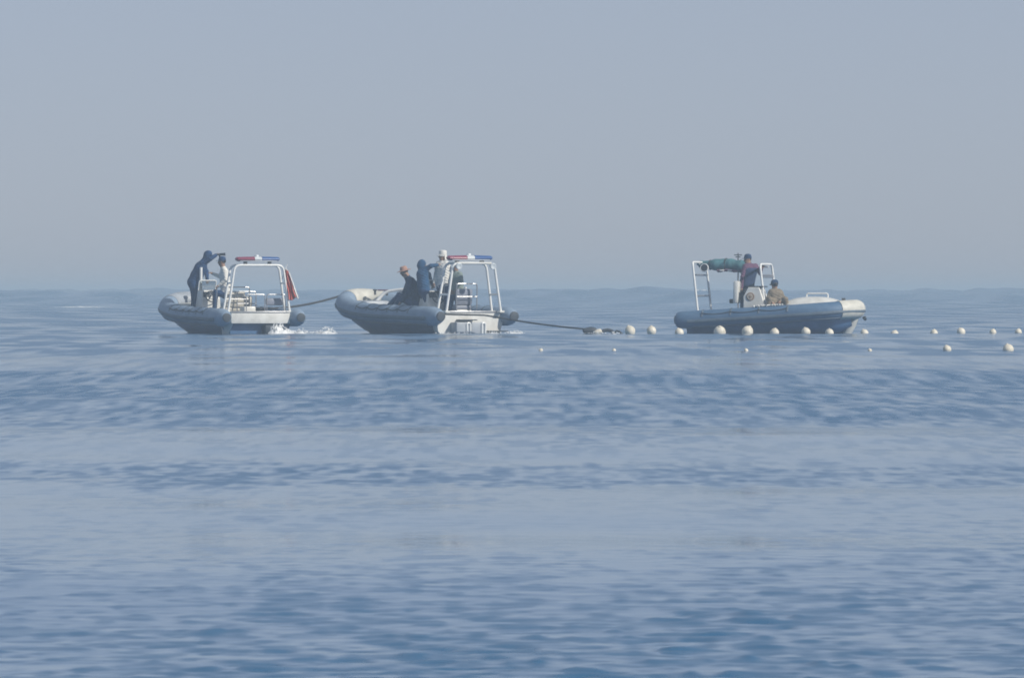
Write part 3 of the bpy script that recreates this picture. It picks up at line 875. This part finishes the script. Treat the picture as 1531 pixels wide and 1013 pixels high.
# round lamp on the after hoop
lm = MB().lathe([(.07, -.12), (.115, -.02), (.12, .03), (.105, .04), (.095, .02), (.01, .015)], Matrix.Translation((BR.xl(1053, -.82), -.80, wz(400.5, 207))) @ Matrix.Rotation(math.radians(82), 4, 'X'), 20).build('search_lamp', 'pipe_white', BR.e)
MB().lathe([(.093, .022), (.093, .034), (.02, .040)], Matrix.Translation((BR.xl(1053, -.82), -.80, wz(400.5, 207))) @ Matrix.Rotation(math.radians(82), 4, 'X'), 18).build('lamp_glass', 'dash_dark', lm)
# aerial
xm = BR.xl(1103.5, .3)
an = rod('aerial', [(xm, .3, wz(404, 207)), (xm, .3, wz(378, 207))], .016, 'steel_dark', BR.e, 0, 8)
for z, w in ((wz(381, 207), .11), (wz(384, 207), .07)):
    rod('aerial_arm', [(xm - w, .3, z), (xm + w, .3, z)], .016, 'steel_dark', an, 0, 6)
rod('aerial_pole', [(xm, .3, .4), (xm, .3, wz(404, 207))], .022, 'steel', an, 0, 8)
YA = .34
# rolled awning lashed along the hoops (fore and aft)
pts = []; R = []
nn = 40
for i in range(nn + 1):
    t = i / nn
    x = BR.xl(1042 + 80 * t, YA)
    z = wz(393.5 + 4.5 * t ** .7 + .8 * math.sin(t * 9), 207)
    pts.append((x, YA + .02 * math.sin(t * 14), z)); R.append((.10 + .115 * min(1, t * 2.2)) * (1 + .06 * math.sin(t * 23) + .04 * math.sin(t * 41)) * (1 if t > .04 else .6))
aw = MB().tube(pts, R, 18, squash=.80).build('rolled_awning', 'canvas_teal', BR.e)
pts = [(BR.xl(1072 + 44 * i / 14, (YA - .16)), (YA - .16), wz(404.2 + .9 * math.sin(i * .9), 207)) for i in range(15)]
MB().tube(pts, [.035 + .012 * math.sin(i * 1.7) for i in range(15)], 10).build('awning_hem', 'canvas_plum', aw)
for px in (1079, 1091):
    MB().box((BR.xl(px, (YA - .20)), (YA - .20), wz(404, 207)), (.13, .03, .045), bev=.012).build('awning_strap', 'ring_white', aw)
for px in (1062, 1086, 1108):
    xq = BR.xl(px, YA); t = (px - 1042) / 80
    zc = wz(393.5 + 4.5 * t ** .7 + .8 * math.sin(t * 9), 207)
    rr = (.10 + .115 * min(1, t * 2.2)) * 1.05
    MB().tube([Vector((xq, YA + rr * math.cos(q), zc + rr * .8 * math.sin(q))) for q in np.linspace(0, 2 * math.pi, 17)[:-1]], .012, 6, closed=True).build('lashing', 'rope_dark', aw)
for px, ym in ((1046, .0), (1140, .0)):
    rod('awning_bearer', [(BR.xl(px, ym), ym, wz(394 if px < 1100 else 399, 207)), (BR.xl(px, YA), YA, wz(394 if px < 1100 else 399, 207))], .022, 'pipe_white', aw, 0, 8)
rod('awning_spine', [(xa, YA, wz(394, 207)), (xf, YA, wz(399, 207))], .022, 'pipe_white', aw, 0, 8)
# coil of white line lying on the collar
pts = []
for i in range(90):
    t = i / 89
    x = BR.xl(1126 + 44 * t, -.95) ; pts.append((x + .03 * math.sin(i * 1.3), -.98 + .09 * math.sin(i * .9), ztube_r(x) + .245 + .02 + .018 * math.sin(i * 2.1)))
ln = MB().tube(pts, .017, 6).build('coiled_line', 'rope_white')
ln.matrix_world = BR.e.matrix_basis
tag(ln, 'loose white line lying along the slate tube below the console', 'rope')
# ------------------------------------------------------------------ flag on the arch
fg = empty('flag', at(427, 401, BL.depth(427, -.80)), 0)
tag(fg, 'drooping red flag hanging beside the arch of the towing boat', 'flag')
V = []; F = []; nu, nv = 26, 34
for j in range(nv):
    t = j / (nv - 1)
    for i in range(nu):
        u = i / (nu - 1)
        w = .07 + .19 * t ** .7
        fold = math.sin(u * 19 + t * 1.5) * (.022 + .03 * t) + math.sin(u * 8 - t * 3) * .02
        V.append((.02 + .16 * t ** 1.25 + (u - .45) * w + .010 * math.sin(t * 9 + u * 5), fold - .05, -.04 - t * (.74 + .10 * math.sin(u * 3.1 + .4))))
for j in range(nv - 1):
    for i in range(nu - 1): F.append((j * nu + i, j * nu + i + 1, (j + 1) * nu + i + 1, (j + 1) * nu + i))
fc = MB().add(V, F).build('flag_cloth', 'ring_red', fg)
sm = fc.modifiers.new('thickness', 'SOLIDIFY'); sm.thickness = .006
V = []; F = []
for j in range(20):
    t = .10 + .92 * j / 19
    for i in range(8):
        u = i / 7; w = .07 + .19 * t ** .7
        V.append((.02 + .16 * t ** 1.25 + (.50 + u * .22) * w, .035 * math.sin(u * 7 + t * 2) - .075, -.04 - t * .78))
for j in range(19):
    for i in range(7): F.append((j * 8 + i, j * 8 + i + 1, (j + 1) * 8 + i + 1, (j + 1) * 8 + i))
fw_ = MB().add(V, F).build('lit_edge', 'ring_white', fg)  # white strip added over the cloth to paint the flag's sunlit edge
sm = fw_.modifiers.new('thickness', 'SOLIDIFY'); sm.thickness = .005
MB().tube([(-.10, -.02, -.30), (.0, -.03, .0), (.05, -.04, .12)], [.014, .014, .012], 8).build('flag_staff', 'pipe_white', fg)
MB().tube([(.0, -.05, -.02), (.06, -.05, -.06)], .016, 8).build('flag_tie', 'rope_white', fg)
# ------------------------------------------------------------------ people
GL, GM = 'crew of the boat with the red flag', 'crew of the boat with the swim steps'
Y1 = BL.depth(298, .40)
person('standing person in dark navy clothes and cap leaning forward to point a hand-held scope', GL, 293, 466, Y1, dict(
    pelvis=(289.5, 421, 0), chest=(300, 400.5, 0), neck=(306, 391, 0), head=(312, 383, 0),
    sl=(302, 394, -.15), el=(308, 405.5, -.17), wl=(309.5, 417, -.10), sr=(304, 393.5, .15), er=(314.5, 387, .22), wr=(323, 381.5, .12),
    hl=(289, 424, -.09), kl=(293.5, 443, -.10), al=(292, 464, -.12), hr=(289.5, 424, .09), kr=(291, 444, .10), ar=(288.5, 464, .12)),
    (1, .15, -.10), ('cloth_navy', 'cloth_navy'), ('cap', 'cloth_navy'), s=1.40, hood=True)
Yq = Y1
sc_ = empty('hand_scope', at(329.5, 380.3, Y1 - .12), 0)
tag(sc_, 'short dark scope held out in the raised hand of the leaning person', 'scope')
MB().tube([(-.16, 0, 0), (-.02, 0, 0), (-.01, 0, .004), (.09, 0, .005), (.10, 0, .005), (.14, 0, .005)], [.024, .026, .034, .034, .042, .042], 14).build('barrel', 'dash_dark', sc_)
MB().box((-.02, 0, -.045), (.05, .035, .07), bev=.01).build('grip', 'dash_dark', sc_)
Y2 = BL.depth(333, .20)
person('seated person in white shirt and dark cap facing the leaning person', GL, 338, 449, Y2, dict(
    pelvis=(338, 437, 0), chest=(335.5, 411, 0), neck=(333.5, 399.5, 0), head=(331.5, 391.5, .0),
    sl=(335, 403.5, -.19), el=(327, 413, -.22), wl=(318, 409, -.15), sr=(336, 403.5, .19), er=(338, 418, .24), wr=(328, 426, .20),
    hl=(337, 440, -.10), kl=(322, 438, -.13), al=(320, 462, -.14), hr=(337, 440, .10), kr=(322.5, 437, .13), ar=(321.5, 462, .14)),
    (-1, .25, 0), ('cloth_white', 'cloth_navy'), ('cap', 'cloth_navy'), s=1.18)

Ym = BM.depth(607, .72)
person('seated person in dark clothes and pinkish sun hat with legs stretched along the bow', GM, 621, 461, Ym, dict(
    pelvis=(622, 452, 0), chest=(616.5, 428, 0), neck=(609, 414.5, 0), head=(604, 406.5, 0),
    sl=(612.5, 418.5, -.19), el=(605, 437, -.22), wl=(597, 449, -.15), sr=(614.5, 419, .19), er=(610.5, 438, .24), wr=(600, 450, .18),
    hl=(619, 454, -.09), kl=(597, 442.5, -.12), al=(580, 458.5, -.14), hr=(619, 454, .09), kr=(601, 444.5, .11), ar=(588.5, 460, .12),
    tl=(574, 461, -.14), tr=(581, 462, .12)),
    (-1, -.15, -.25), ('cloth_black', 'cloth_navy'), ('brim', 'hat_straw'), s=1.48)
Yn = BM.depth(634, .52)
person('stooping person in blue-black hooded jacket reaching an arm up to the arch', GM, 633, 469, Yn, dict(
    pelvis=(633.5, 433, 0), chest=(631.5, 410, 0), neck=(631, 401.5, 0), head=(631.5, 396.5, 0),
    sl=(634.5, 403.5, -.17), el=(641, 410, -.22), wl=(645.5, 424, -.15), sr=(635.5, 403, .13), er=(644.5, 397.5, .20), wr=(654, 396, .12),
    hl=(632.5, 436, -.09), kl=(635, 452, -.10), al=(633.5, 471, -.12), hr=(634.5, 436, .09), kr=(640, 452, .11), ar=(638, 471, .12)),
    (1, .35, -.35), ('cloth_blue', 'cloth_navy'), None, s=1.32, hood=True)
Yo = BM.depth(661, .12)
person('standing person in white shirt and white cap with neck flap, navy trousers', GM, 663, 470, Yo, dict(
    pelvis=(664, 427, 0), chest=(662, 401, 0), neck=(661.5, 391, 0), head=(661.5, 383, 0),
    sl=(656, 394.5, -.06), el=(652, 409, -.08), wl=(649, 422, .0), sr=(668, 394.5, .08), er=(673.5, 408, .10), wr=(675.5, 421, .14),
    hl=(660.5, 430, -.04), kl=(660.5, 448, -.03), al=(659, 470, -.05), hr=(667, 430, .04), kr=(668, 448, .08), ar=(667, 470, .05)),
    (-.85, -.35, 0), ('cloth_white', 'cloth_navy'), ('flap', 'cloth_white'), s=1.28)
Yp = BM.depth(681, -.10)
person('seated person in sage grey shirt partly hidden under the red end of the light bar', GM, 685, 455, Yp, dict(
    pelvis=(685, 441, 0), chest=(682, 416, 0), neck=(682, 406, 0), head=(681.5, 399, 0),
    sl=(676, 409.5, -.06), el=(673.5, 422, -.04), wl=(675, 433, .06), sr=(688, 409.5, .08), er=(690.5, 421, .10), wr=(683, 432, .16),
    hl=(682, 444, -.05), kl=(670, 443, .12), al=(668.5, 464, .12), hr=(687, 444, .05), kr=(675.5, 446, .22), ar=(674, 466, .22)),
    (-.8, -.4, -.15), ('cloth_sage', 'cloth_navy'), None)
Yr = BR.depth(1120, -.10)
person('standing person in dark cap and navy life vest over plum sleeves steering at the console', 'crew of the slate boat', 1113, 468, Yr, dict(
    pelvis=(1116, 427, 0), chest=(1121, 403, 0), neck=(1119.5, 394.5, 0), head=(1117.5, 388, 0),
    sl=(1114, 398.5, .10), el=(1109.5, 414, .20), wl=(1108.5, 430, .22), sr=(1130, 398, -.06), er=(1136.5, 408.5, -.02), wr=(1139, 401, .06),
    hl=(1112.5, 430, .06), kl=(1111, 447, .10), al=(1109, 467, .08), hr=(1119, 430, -.06), kr=(1119, 447, -.02), ar=(1117, 467, -.05)),
    (-.85, -.5, -.05), ('cloth_pink', 'cloth_navy'), ('cap', 'cloth_black'), vest='vest_navy', s=1.15)

Ys = BR.depth(1160, -.50)
person('crouching person in khaki clothes and dark cap sitting before the white console', 'crew of the slate boat', 1161, 459, Ys, dict(
    pelvis=(1162, 453, 0), chest=(1159.5, 440, 0), neck=(1158.5, 432.5, 0), head=(1158, 426.5, 0),
    sl=(1153, 436.5, .03), el=(1147.5, 446, .10), wl=(1153, 451, .22), sr=(1165.5, 436.5, -.02), er=(1172, 445, .04), wr=(1166, 450, .18),
    hl=(1159, 455, .05), kl=(1150, 447, .26), al=(1147, 461, .24), hr=(1166, 455, .0), kr=(1174, 447.5, .18), ar=(1177, 461, .14)),
    (-.35, .90, -.15), ('cloth_khaki', 'cloth_khaki'), ('cap', 'cloth_black'), s=1.12)

# ------------------------------------------------------------------ ropes
rp = MB().tube(sag(at(388, 461.5, 205.6), at(513, 440.5, BM.depth(513, .35)), .10, 30), .030, 8).build('tow_rope', 'rope_dark')
tag(rp, 'dark tow rope stretched from the red flag boat to the bow of the next boat', 'rope')
pts = [at(664, 469.5, BM.depth(664, .8) - .3), at(700, 470.5, BM.depth(700, 0.2) - .9), at(724, 471, BM.depth(724, -.2) - .75)]
pts += sag(at(740, 473.5, 205.2), at(873, 491.5, 202.5), .03, 24)
rp = MB().tube(pts, .023, 8).build('tow_rope', 'rope_dark')
tag(rp, 'dark tow rope led over the stern with swim steps to the dark float', 'rope')

# ------------------------------------------------------------------ float line
def ball_buoy(px, py_c, dia_px, Y, label, group, sink=0.0, ry=0.0):
    r = dia_px / 2 * Y / FPX
    c = at(px, py_c + .10 * dia_px, Y)
    o = empty('buoy', c, random.uniform(0, 6), 1.0, random.uniform(-.5, .5), ry + random.uniform(-.4, .4))
    tag(o, label, 'buoy', group)
    prof = [(r * math.cos(a) * (1.0 + (.03 if abs(a) < .07 else 0)), r * 1.06 * math.sin(a)) for a in np.linspace(-1.5, 1.5, 23)]
    b = MB().lathe(prof, None, 24).build('buoy_shell', 'buoy_white', o)
    for sg in (1, -1):
        MB().lathe([(r * .24, sg * r * 1.0), (r * .22, sg * r * 1.14), (r * .10, sg * r * 1.18)], None, 12).build('rope_eye', 'buoy_white', o)
    return o
GB = 'white buoys of the float line'
for px, py, d, lab in (
        (942, 493, 15.5, 'round white buoy right beside the dark towed float'),
        (974, 493, 14, 'round white buoy between the dark towed float and the slate boat, middle of three'),
        (1015.5, 496, 13.5, 'round white buoy at the stern end of the slate boat'),
        (1076, 494.5, 18, 'biggest white buoy of the long float line, below the rolled teal awning'),
        (1117.5, 494, 17, 'big white buoy floating below the steersman and white console'),
        (1158, 496, 13.5, 'white buoy floating below the crouching person in khaki'),
        (1205, 495, 13.5, 'white buoy floating below the rear of the domed bow locker'),
        (1240, 496.5, 13, 'white buoy floating below the front of the domed bow locker'),
        (1292.5, 497, 12, 'white buoy floating just off the cream bow of the slate boat'),
        (1337.5, 498.5, 12, 'second white buoy out beyond the cream bow'),
        (1396.5, 497, 11.5, 'third white buoy out beyond the cream bow'),
        (1437, 495, 12.5, 'fourth white buoy out beyond the cream bow, slightly larger than its neighbours'),
        (1484.5, 496, 10.5, 'fifth white buoy out beyond the cream bow'),
        (1522.5, 495.5, 10.5, 'sixth white buoy out beyond the cream bow, at the end of the line')):
    ball_buoy(px, py, d, 200.7, lab, GB)
GF = 'white buoys of the second float line'
ball_buoy(1507.5, 521, 16.5, 143, 'large white buoy riding high in the second float line', GF)
ball_buoy(1416, 521, 12.5, 143, 'medium white buoy beside the large one in the second float line', GF)
for px, py, d, lab in ((808.5, 523.4, 7, 'tiny white buoy almost awash at the far end of the second float line'),
                       (918, 523.6, 6.5, 'tiny white buoy almost awash below the dark towed float'),
                       (1115.5, 523.4, 6.5, 'tiny white buoy almost awash below the slate boat console'),
                       (1300.5, 523.4, 6.5, 'tiny white buoy almost awash below the cream bow')):
    ball_buoy(px, py, d, 143, lab, GF)
def line_rope(px0, px1, py, Y, lab):
    n = 140; P = []
    for i in range(n + 1):
        p = at(px0 + (px1 - px0) * i / n, py, Y); p.z = -.075 + .03 * math.sin(i * .8) + .02 * math.sin(i * .37 + 1); p.y += .25 * math.sin(i * .21); P.append(p)
    o = MB().tube(P, .014, 6).build('float_line_rope', 'rope_white'); tag(o, lab, 'rope')
line_rope(925, 1535, 497, 200.8, 'pale rope half sunk in the water joining the buoys beside the boats')
line_rope(800, 1540, 521, 143.2, 'pale rope half sunk in the water joining the second row of buoys')

# dark float with a beige one and a floating hose
fl = empty('towed_float', at(885, 497, 202), 0)
tag(fl, 'low dark float with a beige end towed by the rope behind the middle boat', 'float')
MB().tube([(-.24, 0, .02), (-.22, 0, .04), (-.02, .02, .06), (.10, .03, .05), (.14, .03, .05)], [.03, .08, .10, .08, .04], 16).build('dark_float', 'rubber_dark', fl)
MB().lathe([(.01, -.10), (.06, -.08), (.08, 0), (.06, .08), (.01, .10)], Matrix.Translation((.17, -.05, .02)) @ Matrix.Rotation(1.2, 4, 'Y'), 16).build('beige_float', 'buoy_white', fl)
MB().tube([(.24, 0, .0), (.32, 0, .05), (.42, .02, .07), (.52, 0, .05), (.60, 0, -.02)], .05, 10).build('hose', 'rubber_dark', fl)
MB().tube([(.58, .0, -.03), (.66, 0, .05), (.74, 0, .03), (.82, 0, -.04)], .03, 10).build('hose', 'rubber_dark', fl)

# ------------------------------------------------------------------ foam and spray
def splash(name, label, px0, px1, py_base, Y, prof, depth=.5, drops=160, seed=1, spread=.25):
    r = np.random.default_rng(seed); c = at((px0 + px1) / 2, py_base, Y); half = (px1 - px0) / 2 * Y / FPX
    nx, ny = max(24, int(half * 60)), 16
    V = []; F = []
    for i in range(nx + 1):
        u = -1 + 2 * i / nx
        h = np.interp(u, [p[0] for p in prof], [p[1] for p in prof])
        for j in range(ny + 1):
            v = -1 + 2 * j / ny
            n = .62 + .38 * math.sin(u * 31 + v * 9 + seed) * math.sin(v * 13 + u * 17) + .22 * math.sin(u * 71 + v * 23 + seed * 2)
            z = h * max(0, (1 - v * v)) ** .8 * max(.1, n) - .02
            V.append((u * half + .03 * math.sin(v * 9 + u * 40), v * depth * (.5 + .5 * min(1, h * 6)), z))
    for i in range(nx):
        for j in range(ny): F.append((i * (ny + 1) + j, i * (ny + 1) + j + 1, (i + 1) * (ny + 1) + j + 1, (i + 1) * (ny + 1) + j))
    b = MB().add(V, F)
    for k in range(drops):
        u = r.uniform(-1, 1); h = np.interp(u, [p[0] for p in prof], [p[1] for p in prof])
        p = Vector((u * half, r.normal(0, depth * .4), h * r.uniform(.3, 1.0) + abs(r.normal(0, spread * h)) + .005)); s_ = r.uniform(.006, .022)
        b.add([p + Vector(d) * s_ for d in ((1, 0, 0), (-1, 0, 0), (0, 1, 0), (0, -1, 0), (0, 0, 1), (0, 0, -1))],
              [(0, 2, 4), (2, 1, 4), (1, 3, 4), (3, 0, 4), (2, 0, 5), (1, 2, 5), (3, 1, 5), (0, 3, 5)])
    o = b.build(name, 'foam', None, sharp=60); o.location = (c.x, Y, 0)
    tag(o, label, 'foam', kind='stuff')
    return o
splash('wash', 'white wash churned up under the stern of the red flag boat', 402, 446, 497, 204.2, [(-1, .0), (-.85, .12), (-.5, .26), (-.2, .25), (.2, .12), (.6, .05), (1, .03)], .45, 240, 3)
splash('wash', 'thin white spray trailing to the bow of the middle boat', 444, 504, 497.5, 203.6, [(-1, .05), (-.75, .09), (-.6, .04), (-.3, .02), (.1, .04), (.4, .11), (.7, .09), (.9, .03), (1, 0)], .35, 200, 5, .6)
splash('wash', 'small white ripple of foam under the far stern of the middle boat', 724, 785, 498, 203.4, [(-1, .02), (-.6, .05), (-.2, .02), (.2, .03), (.5, .07), (.8, .04), (1, 0)], .3, 60, 7)
splash('wash', 'thin foam line along the near stern waterline', 648, 700, 498, 204.0, [(-1, .015), (0, .02), (1, .02)], .2, 20, 8)
splash('wash', 'thin foam around the dark towed float', 872, 930, 498, 201.6, [(-1, .01), (-.4, .035), (.1, .015), (.6, .04), (1, 0)], .2, 40, 9)
# far breakers on the swell
def breaker(px0, px1, Y, h, label, seed, z0=0.0):
    o = splash('breaker', label, px0, px1, 437, Y, [(-1, 0), (-.7, h * .6), (-.2, h), (.3, h * .8), (.7, h * .5), (1, 0)], 2.0, 300, seed)
    o.location.z = z0
ysr = np.linspace(780, 900, 600); xr = wx(1053, 840)
sw = far_swell(np.full(600, xr), ysr); kb = int(np.argmax(sw)); yb_ = float(ysr[kb])
breaker(1020, 1086, yb_ - 2, .34, 'pale breaking wave crest far behind the slate boat', 12, float(sw[kb]) - .12)
breaker(78, 172, 540, .10, 'faint far foam line on the open sea', 13)

# ------------------------------------------------------------------ haze
hm = bpy.data.materials.new('haze'); hm.use_nodes = True
ht = hm.node_tree; ht.nodes.clear()
pv = ht.nodes.new('ShaderNodeVolumePrincipled'); ho = ht.nodes.new('ShaderNodeOutputMaterial')
pv.inputs['Color'].default_value = (0.64, 0.82, 1.0, 1)
pv.inputs['Density'].default_value = 0.0013
pv.inputs['Anisotropy'].default_value = 0.0
ht.links.new(pv.outputs[0], ho.inputs['Volume'])
hz = MB().box((0, 19000, .65), (96000, 40000, 4.1), bev=0).build('haze', 'foam', None, smooth=False)
hz.data.materials.clear(); hz.data.materials.append(hm)
tag(hz, kind='stuff')
